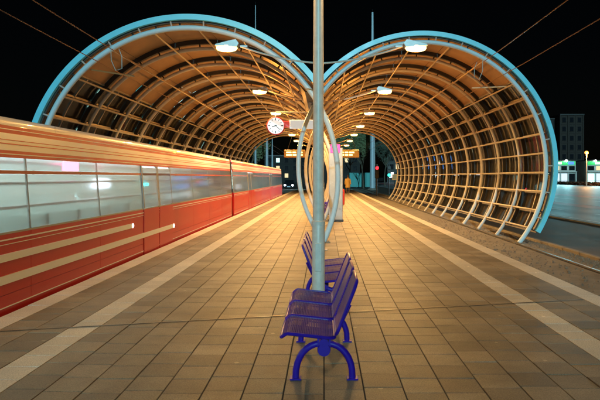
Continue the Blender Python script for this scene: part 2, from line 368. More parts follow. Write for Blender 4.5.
def canopy(s, cx, cz, y0, nb, label):
    base = GZ
    root = thing('platform_canopy', label, 'canopy', (cx, y0, base), 0, 'arched canopies over the two tracks')
    zl = cz-base
    val = math.degrees(atan2(VZ-cz, -s*(VX-cx)*-1)) if False else math.degrees(atan2(VZ-cz, s*(VX-cx)))
    a_out = math.degrees(asin((GZ+0.012-cz)/RT)); a_in = 180-math.degrees(asin((0.012-cz)/RT))
    rib_full = MB().tube(arc(s, RT, a_out, a_in, 0, zl), 0.064, 12).mesh('rib', M_white, True)
    rib_front = MB().tube(arc(s, RT, a_out, a_in, 0, zl), 0.066, 12).mesh('rib', mat('cool_lit_white_rim', (0.60, 0.74, 0.78), 0.35, 0, 0.06, 4), True)  # same white paint as the other ribs, with cool light put into its colour
    rib_short = MB().tube(arc(s, RT, a_out, val-0.5, 0, zl), 0.055, 10).mesh('rib', M_white, True)
    outer = band(s, RT+0.125, RT+0.245, -30, val-3, -0.06, 0.06, zl).mesh('outer_rib', M_dark, True)
    midm = band(s, RT+0.225, RT+0.275, -30, 42, -0.028, 0.028, zl).mesh('glazing_mullion', mat('mullion_paint', (0.34, 0.32, 0.29), 0.4, 0.2, 0.1, 8), True)
    plate = MB().box((0, 0, 0.011), (0.34, 0.26, 0.02), 0.004)
    for bx in (-0.12, 0.12):
        for by in (-0.09, 0.09): plate.lathe([(0.018, 0.021), (0.018, 0.038)], 6, (bx, by, 0))
    plate = plate.mesh('base_plate', M_conc)
    top_ang = [42+17.5*k for k in range(9) if 42+17.5*k < val-6]
    low_ang = [-30+8*k+k*0.75 for k in range(9)]         # -30 ... 40
    low_ang = [-30+9*k for k in range(9)]
    br_ang = [a for a in range(-30, int(val)-5, 9)]
    brm = {}
    for a in br_ang:
        t = radians(a); p0 = (s*(RT+0.05)*cos(t), 0, zl+(RT+0.05)*sin(t)); p1 = (s*(RT+0.15)*cos(t), 0, zl+(RT+0.15)*sin(t))
        brm[a] = MB().tube([p0, p1], 0.022, 6).mesh('bracket', M_dark)
    for i in range(nb+1):
        y = i*BAY; full = i % 3 == 0
        link('rib', rib_front if i == 0 else rib_full if full else rib_short, root, (0, y, 0))
        link('outer_rib', outer, root, (0, y, 0))
        for a in br_ang: link('bracket', brm[a], root, (0, y, 0))
        link('base_plate', plate, root, (s*RT*cos(radians(a_out)), y, 0))
        if full: link('base_plate', plate, root, (s*RT*cos(radians(a_in)), y, -base))
    # purlins
    Ltot = nb*BAY
    for a in top_ang+low_ang[:-1]:
        t = radians(a); r = RT-0.05 if a > 41 else RT
        MB().tube([(s*r*cos(t), -0.0, zl+r*sin(t)), (s*r*cos(t), Ltot, zl+r*sin(t))], 0.026 if a > 41 else 0.03, 8).build('purlin', M_purlin, root, True)
    for a in low_ang:
        t = radians(a); r = RT+0.25
        MB().box((0, 0, 0), (0.05, Ltot, 0.05)).build('glazing_rail', mat('glazing_rail_paint', (0.40, 0.37, 0.32), 0.4, 0.2, 0.1, 8), root, False, (s*r*cos(t), Ltot/2, zl+r*sin(t)))
    # roof sheets and glass panes
    edges = top_ang + [val-2]
    sheets = [band(s, RT+0.25, RT+0.275, edges[k]+0.12, edges[k+1]-0.12, 0.07, BAY-0.07, zl).mesh('roof_sheet', M_roofp, True) for k in range(len(edges)-1)]
    panes = [(band(s, RT+0.246, RT+0.256, low_ang[k]+0.45, low_ang[k+1]-0.45, 0.055, BAY/2-0.032, zl).mesh('glass_pane', M_cglass, True)) for k in range(8)]
    for i in range(nb):
        for me in sheets: link('roof_sheet', me, root, (0, i*BAY, 0))
        for me in panes:
            link('glass_pane', me, root, (0, i*BAY, 0)); link('glass_pane', me, root, (0, i*BAY+BAY/2-0.023, 0))
        if True: link('glazing_mullion', midm, root, (0, i*BAY+BAY/2, 0))
    # front and rear fascia rings
    f = band(s, RT+0.165, RT+0.30, -30, val-1.5, -0.16, -0.055, zl, 2.0).mesh('fascia_ring', M_fascia, True)
    link('fascia_ring', f, root); link('fascia_ring', f, root, (0, Ltot+0.215, 0))
    for a in range(-24, int(val)-4, 12):       # fixings between tube and fascia
        t = radians(a)
        MB().tube([(s*(RT+0.06)*cos(t), -0.03, zl+(RT+0.06)*sin(t)), (s*(RT+0.16)*cos(t), -0.10, zl+(RT+0.16)*sin(t))], 0.02, 6).build('fascia_fixing', M_white, root)
    # plinth under the outer feet and drain grate in front
    px = s*RT*cos(radians(a_out))
    return root, val, px
cl, valL, _ = canopy(-1, CXL, CZL, YL, NL, 'left arched steel and glass canopy rising behind the red tram')
cr, valR, pxr = canopy(1, CXR, CZR, YR, NR, 'right arched steel and glass canopy beside the road')
# gutter in the valley between the vaults
MB().prism([(-0.16, 0.02), (0.16, 0.02), (0.30, 0.20), (0.27, 0.20), (0.14, 0.05), (-0.14, 0.05), (-0.27, 0.20), (-0.30, 0.20)], 'y', 0, NL*BAY).build('valley_gutter', M_dark, cl, False, (VX-CXL, 0.3, VZ-GZ+0.03))
# steady arms of the overhead line hang from the front ribs
def rod(name, p, q, r, m, parent): 
    o = parent.location; return MB().tube([Vector(p)-o, Vector(q)-o], r, 6).build(name, m, parent, True)
M_arm = mat('pale_blue_rod', (0.45, 0.62, 0.62), 0.4, 0.1, 0.05, 10)
rod('steady_arm', at(91, 69.5, 14.3), at(134, 76, 15.4), 0.022, M_arm, cl)
rod('steady_arm', at(514, 86, 17.0), at(472, 88, 18.6), 0.022, M_arm, cr)
# drain grates at the right foot line
gr = MB(); 
for i in range(60): gr.box((pxr+0.34, 0.05+i*0.06, 0.016), (0.26, 0.02, 0.012))
gr.box((pxr+0.2, 1.8, 0.016), (0.02, 3.64, 0.014)); gr.box((pxr+0.48, 1.8, 0.016), (0.02, 3.64, 0.014))
gr.build('drain_grate', M_dark, cr)

# ================================================================== LAMP POSTS down the platform centre
def lamp_post(y, label, proto=None):
    if proto:
        o = copy_tree(proto); o.location = (-0.06, y, 0); o['label'] = label
        return o
    root = thing('lamp_post', label, 'lamp post', (-0.06, y, 0), 0, 'double lamp posts down the platform centre')
    MB().tube([(0, 0, 0.0), (0, 0, 1.10), (0, 0, 1.14)], [0.070, 0.069, 0.060], 20).build('lower_pole', M_pole, root, True)
    MB().tube([(0, 0, 1.10), (0, 0, 2.6), (0, 0, 5.1)], [0.060, 0.057, 0.050], 20).build('upper_pole', M_pole, root, True)
    MB().lathe([(0.0, 1.09), (0.074, 1.09), (0.074, 1.125), (0.062, 1.135), (0.0, 1.135)], 20).build('collar', M_pole, root, True)
    MB().lathe([(0.0, 0.0), (0.15, 0.0), (0.15, 0.012), (0.08, 0.02), (0.0, 0.02)], 16).build('base_flange', M_pole, root)
    MB().lathe([(0, 5.1), (0.05, 5.1), (0.04, 5.14), (0, 5.15)], 16).build('cap', M_pole, root)
    MB().box((0, -0.066, 0.75), (0.07, 0.02, 0.30), 0.006).build('access_hatch', M_pole, root)
    for s in (-1, 1):
        pts = [(s*(0.03+1.72*t), 0, 4.10+0.10*t+0.26*t*t) for t in [k/10 for k in range(11)]]
        MB().tube(pts, 0.021, 8).build('arm', M_pole, root, True)
        MB().box((s*1.70, 0, 4.47), (0.17, 0.06, 0.05), 0.01).build('arm_clamp', M_housing, root)
        # wedge shaped lamp head
        h = MB()
        prof = [(s*1.84, 4.44), (s*1.80, 4.52), (s*1.86, 4.60), (s*1.95, 4.59), (s*2.30, 4.50), (s*2.32, 4.47)]
        h.prism(prof, 'y', -0.11, 0.11)
        hd = h.build('lamp_head', M_housing, root)
        ln = MB(); 
        vs = []; 
        for j, (hx, hy, zz) in enumerate([(0.225, 0.113, 4.475), (0.235, 0.118, 4.43), (0.205, 0.10, 4.385), (0.13, 0.055, 4.36)]):
            for q in range(16):
                a = 2*pi*q/16; vs.append((s*2.075+hx*cos(a), hy*sin(a), zz))
        fs = [(j*16+q, j*16+(q+1) % 16, (j+1)*16+(q+1) % 16, (j+1)*16+q) for j in range(3) for q in range(16)] + [tuple(range(48, 64))]
        ln.add(vs, fs); ln.build('lens', M_lens, hd, True)
        light('SPOT', hd, (s*2.075, 0, 4.27), LAMP_W, LAMP_C, 0.045).data.spot_size = radians(168)
        light('POINT', hd, (s*2.075, 0, 4.25), LAMP_W*0.12, LAMP_C, 0.07)
    return root
LAMP_W = 105; LAMP_C = (1.0, 0.55, 0.155)
lamp_lab = ['nearest grey lamp post standing between the two violet benches', 'second lamp post, its two lamps hanging in front of the arches',
            'third lamp post from the front, carrying the round clock', 'fourth lamp post along the platform, under the canopies',
            'fifth lamp post along the platform, beside the orange displays', 'sixth lamp post along the platform, deep under the canopies',
            'seventh lamp post along the platform, near the far canopy end', 'eighth and farthest lamp post, at the far canopy end']
p0 = lamp_post(6.0, lamp_lab[0])
for k in range(1, 8): lamp_post(6.0+6.3*k, lamp_lab[k], p0)
POWER = {1: (110, 34)}               # the posts under the canopies burn brighter than the two in front
cache = {}
for o in list(C.objects):
    if o.type == 'LIGHT' and o.parent and o.parent.name.startswith('lamp_head') and o.parent.parent is not p0:
        i = round((o.parent.parent.location.y-6.0)/6.3); i = 1 if i == 1 else 2
        key = (i, o.data.type)
        if key not in cache:
            d = o.data.copy(); pw = POWER.get(i, (680, 165)); d.energy = pw[0] if d.type == 'SPOT' else pw[1]
            if d.type == 'SPOT': d.spot_blend = 0.3; d.color = (1.0, 0.60, 0.21) if i == 2 else LAMP_C
            else: d.color = (1.0, 0.38, 0.055)
            cache[key] = d
        o.data = cache[key]

# ================================================================== BENCHES
def rrect(cx, cy, w, h, r, n=5):
    pts = []
    for qx, qy, a0 in ((1, 1, 0), (-1, 1, 90), (-1, -1, 180), (1, -1, 270)):
        for i in range(n):
            a = radians(a0+90*i/(n-1)); pts.append((cx+qx*(w/2-r)+r*cos(a), cy+qy*(h/2-r)+r*sin(a)))
    return pts
def bench(y, rz, label):
    root = thing('bench', label, 'bench', (0.0, y, 0), rz, 'violet metal benches on the platform')
    # bench runs along local y from 0 to 1.65; seats face local -x
    pitch = 0.55; sw = 0.515
    for i in range(3):
        yc = pitch*i+pitch/2
        def sx(x): return 0.44 - 0.05*((x-0.08)/-0.40)**1*-1 - (0.035*max(0, (-x-0.24)/0.08)**2)   # gently rising to the front, rolled lip
        def szt(x): 
            t = (0.08-x)/0.40
            return 0.405+0.05*t-0.05*max(0, (t-0.82)/0.18)**2
        seat = MB().tube([(x, yy, szt(x)) for x, yy in rrect(-0.12, yc, 0.40, sw, 0.05)], 0.0135, 8, closed=True).build('seat', M_bench, root, True)
        g = MB()
        for k in range(30):
            x = -0.312+0.384*k/29
            g.tube([(x, yc-sw/2+0.004, szt(x)), (x, yc+sw/2-0.004, szt(x))], 0.0058, 5, cap=False)
        for yy in (-0.17, 0, 0.17):
            g.tube([(-0.31+0.39*q/6, yc+yy, szt(-0.31+0.39*q/6)-0.008) for q in range(7)], 0.006, 5)
        g.build('wire_grid', M_bench, seat, True)
        # backrest, leaning outwards
        def bk(u): return (0.09+0.155*u/0.40+0.02*(u/0.4)**2*0, 0.425+0.40*u/0.40)
        rim = []
        for u, yy in rrect(0.20, yc, 0.40, sw, 0.06):
            bx, bz = bk(u); rim.append((bx, yy, bz))
        back = MB().tube(rim, 0.0135, 8, closed=True).build('backrest', M_bench, root, True)
        g = MB()
        for k in range(30):
            u = 0.012+0.376*k/29; bx, bz = bk(u)
            ins = 0.004 if 0.05 < u < 0.35 else 0.03
            g.tube([(bx, yc-sw/2+ins, bz), (bx, yc+sw/2-ins, bz)], 0.0058, 5, cap=False)
        for yy in (-0.17, 0, 0.17):
            g.tube([(bk(0)[0]+0.007, yc+yy, bk(0)[1]), (bk(0.4)[0]+0.007, yc+yy, bk(0.4)[1])], 0.006, 5)
        g.build('wire_grid', M_bench, back, True)
        MB().tube([(-0.26, yc, 0.415), (-0.02, yc, 0.385), (0.06, yc, 0.385), (0.115, yc, 0.42), (0.20, yc, 0.60)], 0.018, 8).build('seat_bracket', M_bench, root, True)
    MB().tube([(0, 0.16, 0.325), (0, 1.49, 0.325)], 0.038, 14).build('beam', M_bench, root, True)
    for yl in (0.32, 1.33):
        MB().prism([(-0.055, 0.36), (0.055, 0.36), (0.05, 0.24), (-0.05, 0.24)], 'y', yl-0.035, yl+0.035).build('leg_column', M_bench, root)
        MB().lathe([(0, -0.05), (0.048, -0.05), (0.053, -0.035), (0.053, 0.035), (0.048, 0.05), (0, 0.05)], 20, (0, yl, 0.24), 'y').build('leg_hub', M_bench, root, True)
        for s in (-1, 1):
            pts = []
            for k in range(9):
                t = k/8; a = radians(90*t)
                pts.append((s*(0.03+0.195*sin(a)), yl, 0.015+0.265*cos(a)**0.9 if k < 8 else 0.0))
            MB().tube(pts, [0.027]*9, 10).build('leg', M_bench, root, True)
            MB().box((s*0.225, yl, 0.006), (0.09, 0.08, 0.012), 0.003).build('foot_plate', M_bench, root)
    return root
bench(4.12, 0, 'nearest violet metal bench with three seats facing the tram')
b2 = bench(6.3+1.65, pi, 'violet metal bench behind the nearest lamp post, seats facing right')
bench(21.2, 0, 'small violet bench farther along the platform, left of the lamp posts')
bench(24.6+1.65, pi, 'farthest small violet bench deep under the canopies, seats facing right')

# ================================================================== CLOCK AND SIGN
CY = 18.6
ck = thing('station_clock', 'round white station clock with red rim on a bracket', 'clock', (-1.60, CY, 3.30))
MB().lathe([(0, -0.07), (0.27, -0.07), (0.27, 0.07), (0, 0.07)], 40, (0, 0, 0), 'y').build('face', mat('lit_clock_face', (0.85, 0.85, 0.82), 0.4, 0, 0, emit=(1, 0.97, 0.9), es=0.75), ck)
MB().tube([(0.285*cos(a), 0, 0.285*sin(a)) for a in [2*pi*k/40 for k in range(40)]], 0.028, 8, closed=True).build('rim', mat('red_enamel', (0.62, 0.05, 0.04), 0.35, 0, 0.05, 5, emit=None), ck, True)
M_blk = mat('black_enamel', (0.015, 0.015, 0.015), 0.4, 0, 0)
for k in range(12):
    a = 2*pi*k/12; L_ = 0.06 if k % 3 else 0.075
    MB().box((0, 0, 0), (0.018 if k % 3 else 0.028, 0.01, L_)).build('hour_mark', M_blk, ck, False, (0.215*sin(a), -0.074, 0.215*cos(a))).rotation_euler = (0, a, 0)
for nm, ang, ln, w in (('hour_hand', (8+22/60)/12*2*pi, 0.15, 0.026), ('minute_hand', 22/60*2*pi, 0.23, 0.018)):
    MB().box((0, 0, ln/2-0.03), (w, 0.008, ln+0.03)).build(nm, M_blk, ck, False, (0, -0.085 if nm[0] == 'h' else -0.095, 0)).rotation_euler = (0, ang, 0)
MB().tube([(0, 0.0, 0.30), (0, 0, 0.45), (1.54, 0, 0.45)], 0.022, 8).build('bracket', M_pole, ck, True)
sg = thing('hanging_sign', 'white sign box with red end panel beside the clock', 'sign', (-0.70, CY, 3.08))
MB().box((0.05, 0, 0.27), (0.98, 0.14, 0.29), 0.015).build('sign_box', mat('lit_white_sign', (0.8, 0.82, 0.8), 0.4, 0, 0, emit=(0.9, 1, 0.95), es=0.45), sg)
MB().box((-0.55, 0, 0.27), (0.215, 0.12, 0.21), 0.01).build('red_end_panel', mat('lit_red_panel', (0.7, 0.07, 0.06), 0.4, 0, 0, emit=(1, 0.12, 0.1), es=0.35), sg)
for x in (-0.35, 0.40): MB().tube([(x, 0, 0.41), (x, 0, 0.67)], 0.012, 6).build('hanger', M_pole, sg)

# ================================================================== DISPLAYS, PILLAR, BINS
def display(x, label):
    d = thing('departure_display', label, 'display', (x, 31.0, 2.68), 0, 'orange departure displays')
    MB().box((0, 0, 0.21), (1.16, 0.22, 0.42), 0.02).build('case', mat('amber_case', (0.62, 0.32, 0.06), 0.4, 0, 0.08, 5), d)
    M_scr = mat('dark_screen', (0.10, 0.035, 0.006), 0.2, 0, 0, emit=(1, 0.36, 0.03), es=0.35)
    MB().box((0, -0.113, 0.21), (1.04, 0.008, 0.33)).build('screen', M_scr, d)
    M_led = emis('amber_led', (1, 0.62, 0.16), 6)
    for r in range(2):
        x0 = -0.46
        for k in range(3):
            w = random.uniform(0.16, 0.34)
            if x0+w > 0.48: break
            MB().box((x0+w/2, -0.119, 0.28-0.14*r), (w, 0.004, 0.075)).build('text_row', M_led, d); x0 += w+0.06
    for q in (-0.4, 0.4): MB().tube([(q, 0, 0.41), (q*0.4, 0, 1.15)], 0.012, 6).build('hanger', M_dark, d)
    return d
display(-1.62, 'orange departure display hanging left of the lamp posts')
display(1.36, 'orange departure display hanging right of the lamp posts')
ip = thing('information_pillar', 'tall silver information pillar with glowing pink sign behind lamp post', 'pillar', (0.42, 20.1, 0))
MB().box((0, 0, 1.35), (0.50, 0.16, 2.6), 0.02).build('panel', mat('silver_panel', (0.40, 0.40, 0.39), 0.3, 0.2, 0.1, 3), ip)
MB().box((0, 0, 0.04), (0.56, 0.24, 0.08), 0.01).build('foot', M_dark, ip)
MB().box((0.0, -0.083, 1.25), (0.42, 0.012, 1.5)).build('poster_frame', mat('poster_paper', (0.42, 0.44, 0.43), 0.25, 0, 0.12, 4), ip)
MB().box((-0.02, -0.09, 2.62), (0.34, 0.03, 0.30), 0.01).build('pink_sign', emis('pink_neon', (1, 0.035, 0.17), 3.0), ip)
MB().box((-0.02, -0.108, 2.62), (0.16, 0.008, 0.14)).build('pink_emblem', emis('pink_neon_core', (1, 0.5, 0.66), 4.0), ip)
rb = thing('litter_bin', 'narrow red litter bin beyond the silver pillar', 'bin', (0.98, 31.5, 0))
MB().lathe([(0, 0.05), (0.17, 0.05), (0.18, 0.10), (0.18, 0.86), (0.15, 0.92), (0, 0.93)], 16).build('body', mat('red_bin_paint', (0.6, 0.04, 0.03), 0.4, 0, 0.1, 5), rb, True)
MB().box((0, -0.175, 0.74), (0.2, 0.03, 0.09)).build('slot', M_blk, rb); MB().lathe([(0, 0), (0.12, 0), (0.12, 0.06), (0, 0.06)], 12).build('foot', M_dark, rb)
gb = thing('litter_bin', 'low dark grey litter bin right of the silver pillar', 'bin', (0.52, 21.6, 0), 0)
MB().lathe([(0, 0.0), (0.16, 0.0), (0.19, 0.06), (0.2, 0.52), (0.17, 0.58), (0, 0.58)], 16).build('body', mat('grey_bin_paint', (0.2, 0.19, 0.18), 0.5, 0, 0.1, 5), gb, True)
MB().lathe([(0.12, 0.575), (0.205, 0.575), (0.205, 0.60), (0.12, 0.60)], 16).build('rim', M_dark, gb)

# ================================================================== TRAM
TS = -3.77                                  # near side of the tram
def tram_car(root, y0, y1, streaks, far_nose):
    L = y1-y0; yc = (y0+y1)/2
    def tx(z): return TS - max(0, z-0.92)*0.075
    def side(z0, z1, a, b, name, m, proud=0.0, th=0.03, parent=root, smooth=False):
        x0, x1 = tx(z0)+proud, tx(z1)+proud
        return MB().prism([(x0, z0), (x1, z1), (x1-th, z1), (x0-th, z0)], 'y', a, b).build(name, m, parent, smooth)
    # lower red panels with fine joints
    n = round(L/2.25); st = L/n
    for k in range(n):
        a, b = y0+k*st+0.004, y0+(k+1)*st-0.004
        side(-0.24, 0.20, a, b, 'skirt_panel', M_red); side(0.206, 0.92, a, b, 'body_panel', M_red)
    # windows and doors
    doors = (2, 7) if n > 9 else (3,)
    for k in range(n):
        a, b = y0+k*st, y0+(k+1)*st
        if k in doors:
            for h in (0, 1):
                da, db = a+h*st/2+0.02, a+(h+1)*st/2-0.02
                d = side(-0.18, 0.918, da, db, 'door', M_red, 0.012, 0.03)
                side(0.95, 1.80, da+0.06, db-0.06, 'door_glass', M_tglass, 0.014, 0.012, d)
                for e in (da, db-0.05): side(0.90, 1.84, e, e+0.05, 'door_stile', M_tgrey, 0.012, 0.03, d)
        else:
            w = side(0.945, 1.635, a+0.012, b-0.012, 'window', M_tglass, 0.0, 0.012)
            side(1.685, 1.835, a+0.012, b-0.012, 'transom_window', M_tglass, 0.0, 0.012)
        side(0.92, 1.84, a-0.010, a+0.010, 'window_gasket', M_tgrey, -0.006, 0.02)
    side(1.638, 1.682, y0, y1, 'window_rail', mat('brown_red_rail', (0.34, 0.06, 0.03), 0.35, 0, 0.08, 2), 0.004)
    side(0.92, 0.944, y0, y1, 'waist_rail', M_tgrey, 0.003)
    side(1.838, 1.925, y0, y1, 'red_band', M_red, 0.004)
    side(1.925, 2.135, y0, y1, 'white_band', M_twhite, 0.006)
    side(2.135, 2.23, y0, y1, 'red_band', M_red, 0.004)
    # rounded cant rail and roof
    x = tx(2.23)
    MB().prism([(x+0.006, 2.23), (x+0.002, 2.28), (x-0.03, 2.325), (x-0.09, 2.345), (x-0.09, 2.23)], 'y', y0, y1).build('cant_rail', M_cream, root, True)
    xf = -9.9-TS
    MB().prism([(x-0.09, 2.343), (x-0.4, 2.40), (x-0.8, 2.44), (-4.95, 2.45), (-9.9-x+0.8, 2.44), (-9.9-x+0.4, 2.40), (-9.9-x+0.05, 2.33), (-9.9-x+0.05, 2.25), (x-0.09, 2.25)], 'y', y0, y1).build('roof', M_tgrey, root, True)
    for z0, z1, m, pr in ((0.845, 0.862, M_twhite, 0.006), (0.795, 0.803, M_twhite, 0.006), (0.05, 0.062, M_twhite, 0.006), (2.00, 2.012, M_red, 0.010), (2.05, 2.058, M_red, 0.010), (1.875, 1.887, M_twhite, 0.008), (2.18, 2.19, M_twhite, 0.008)):
        side(z0, z1, y0, y1, 'streak_line', m, pr, 0.008)  # thin lines added to imitate blurred light streaks along the body
    # lamp light streaks painted as white strips on the flank
    for z0, z1, yb in streaks:
        side(z0, z1, y0, yb, 'painted_light_streak', M_twhite, 0.018, 0.02)
        MB().lathe([(0, 0), ((z1-z0)/2, 0), ((z1-z0)/2, 0.019), ((z1-z0)/3, 0.028), (0, 0.03)], 14, (TS+0.001, yb, (z0+z1)/2), 'x').build('marker_lamp', emis('white_marker_lamp', (1, 0.93, 0.86), 5), root)
    # far side, floor, ceiling
    MB().prism([(xf+0.03, -0.24), (xf, -0.24), (xf, 0.92), (xf+0.03, 0.92)], 'y', y0, y1).build('far_side_panel', M_red, root)
    MB().prism([(xf+0.03+0.06, 1.84), (xf+0.06, 1.84), (xf+0.09, 2.26), (xf+0.12, 2.26)], 'y', y0, y1).build('far_side_panel', M_twhite, root)
    for k in range(n):
        MB().prism([(xf+0.012, 0.93), (xf, 0.93), (xf+0.065, 1.83), (xf+0.077, 1.83)], 'y', y0+k*st+0.05, y0+(k+1)*st-0.05).build('far_window', M_tin, root)
    MB().box((-4.95, yc, -0.02), (2.26, L, 0.05)).build('floor', M_tgrey, root)
    MB().box((-4.95, yc, 2.20), (2.1, L, 0.04)).build('ceiling', M_tin, root)
    for dx_ in (-0.55, 0.55):
        MB().box((-4.95+dx_, yc, 2.165), (0.16, L-1.2, 0.03)).build('ceiling_light', emis('tram_ceiling_light', (0.82, 1.0, 0.92), 20.0), root)
    for hz_, hx_ in ((1.80, 0.22), (1.52, 0.10), (1.22, 0.08)):
        MB().tube([(TS-hx_-0.06, y0+0.5, hz_), (TS-hx_-0.06, y1-0.5, hz_)], 0.022, 8).build('streak_rail', M_twhite, root, True)  # rails added to imitate the light streaks in the windows
    M_seat = mat('tram_seat_cloth', (0.22, 0.27, 0.26), 0.8, 0, 0.2, 20)
    seat = MB().prism([(0, 0.0), (0.42, 0.0), (0.44, 0.06), (0.46, 0.62), (0.50, 0.64), (0.54, 0.62), (0.50, -0.02), (0, -0.04)], 'x', -0.42, 0.42).mesh('seat', M_seat, True)
    for k in range(n):
        if k in doors: 
            MB().tube([(TS-0.5, y0+k*st+st/2, 0), (TS-0.5, y0+k*st+st/2, 2.18)], 0.018, 8).build('grab_pole', mat('yellow_pole', (0.7, 0.5, 0.08), 0.35, 0.2, 0.05, 5), root, True)
            continue
        for q in (0.2, 1.2):
            for sx_ in (-0.62, 0.62): link('seat', seat, root, (-4.95+sx_, y0+k*st+q, 0.46))
    # ends
    for ye, sg_ in ((y0, -1), (y1, 1)):
        MB().prism([(TS-0.02, -0.22), (xf+0.02, -0.22), (xf+0.02, 0.95), (TS-0.02, 0.95)], 'y', ye-sg_*0.03, ye+sg_*0.06).build('end_panel', M_red, root)
        MB().prism([(TS-0.06, 0.96), (xf+0.06, 0.96), (xf+0.12, 1.9), (TS-0.12, 1.9)], 'y', ye-sg_*0.02, ye+sg_*0.03).build('end_window', M_tglass, root)
        MB().prism([(TS-0.10, 1.91), (xf+0.10, 1.91), (xf+0.14, 2.32), (TS-0.14, 2.32)], 'y', ye-sg_*0.03, ye+sg_*0.06).build('end_panel', M_red, root)
    for yb in (y0+3.5, y1-3.5):
        bg_ = MB().box((-4.95, yb, -0.20), (1.9, 2.2, 0.16), 0.03).build('bogie', M_dark, root)
        for wy in (-0.8, 0.8):
            for wx in (-0.72, 0.72):
                MB().lathe([(0, -0.05), (0.22, -0.05), (0.24, 0.03), (0.24, 0.05), (0, 0.05)], 20, (-4.95+wx, yb+wy, -0.085), 'x').build('wheel', M_rail, bg_, True)
tram = thing('tram', 'long red and white tram with lit misted windows at the left platform edge', 'tram', (0, 0, 0))
tram_car(tram, -4.0, 22.9, [(0.60, 0.69, 11.0), (0.335, 0.435, 14.0)], False)
tram_car(tram, 23.5, 50.4, [], True)
# bellows between the two cars
mb = MB()
for k in range(9):
    y = 22.98+k*0.055; mb.prism([(TS-0.06-(k % 2)*0.03, -0.1), (TS-0.12-(k % 2)*0.03, 2.22), (-6.0, 2.22), (-6.05, -0.1)], 'y', y, y+0.05)
mb.build('bellows', M_rubber, tram)
# interior lamp, plus added glowing panels for coloured spots in the glass
MB().box((TS-0.10, 8.55, 1.76), (0.02, 0.50, 0.13)).build('window_glow_panel', emis('pink_window_glow', (1.0, 0.20, 0.42), 5), tram)
MB().box((TS-0.30, 10.2, 1.48), (0.05, 0.6, 0.16), 0.02).build('interior_lamp', emis('cold_interior_lamp', (0.75, 0.85, 1.0), 8), tram)
MB().box((TS-0.10, 12.1, 1.44), (0.02, 0.35, 0.06)).build('window_glow_panel', emis('teal_window_glow', (0.05, 0.9, 0.85), 6), tram)

# ================================================================== OVERHEAD WIRES
M_wire = mat('copper_wire', (0.30, 0.17, 0.10), 0.4, 0.3, 0, 5)
def wire(x, z, label, sag=0.0):
    pts = [(x, -6+k*4.0, z+0.05*sin(k*0.9)) for k in range(25)]
    o = MB().tube(pts, 0.011, 6).build('overhead_wire', M_wire, None, True)
    return tag(o, label, 'wire', 'overhead wires above the tracks')
wire(-4.75, 4.50, 'upper overhead wire crossing the left canopy ring')
wire(-5.15, 4.27, 'lower overhead wire crossing the left canopy ring')
wire(4.45, 4.86, 'upper overhead wire crossing the right canopy ring')
wire(5.10, 4.55, 'lower overhead wire crossing the right canopy ring')
for (x, z, y, lab) in ((-4.75, 4.50, 12.4, 'thin looped dropper wire at the left canopy ring'), (4.45, 4.86, 15.6, 'thin looped dropper wire at the right canopy ring')):
    s = -1 if x < 0 else 1
    pts = [(x-s*0.03, y, z), (x-s*0.02, y+0.05, z-0.3), (x-s*0.10, y+0.1, z-0.52), (x-s*0.24, y+0.1, z-0.48), (x-s*0.22, y+0.15, z-0.2), (x-s*0.12, y+0.25, z-0.01)]
    tag(MB().tube(pts, 0.008, 6).build('dropper_wire', M_arm, None, True), lab, 'wire')

# ================================================================== BEYOND THE PLATFORM
# tall masts
def mast(px, top, D, r, label):
    x, y, z = at(px, top, D)
    m = thing('mast', label, 'mast', (x, y, GZ-0.04), 0, 'tall pale masts behind the platform')
    h = z-GZ
    MB().tube([(0, 0, 0), (0, 0, h*0.55), (0, 0, h)], [r, r*0.75, r*0.38], 12).build('shaft', mat('pale_mast_paint', (0.45, 0.56, 0.62), 0.45, 0.1, 0.08, 5), m, True)
    MB().lathe([(0, 0.0), (r*2, 0.0), (r*2, 0.1), (r*1.1, 0.3), (0, 0.3)], 12).build('base', M_conc, m)
    MB().tube([(0, 0, h), (0, 0, h+0.5)], 0.03, 6).build('tip', M_dark, m)
mast(255.5, 5, 78, 0.15, 'tall thin mast showing above the left canopy')
mast(372.5, 12, 86, 0.42, 'thick pale blue mast showing above the right canopy')
mast(267, 112, 70, 0.20, 'short pale mast behind the tram, nearest the clock')
mast(272.3, 138, 84, 0.16, 'shorter second pale mast right beside the mast behind the tram')
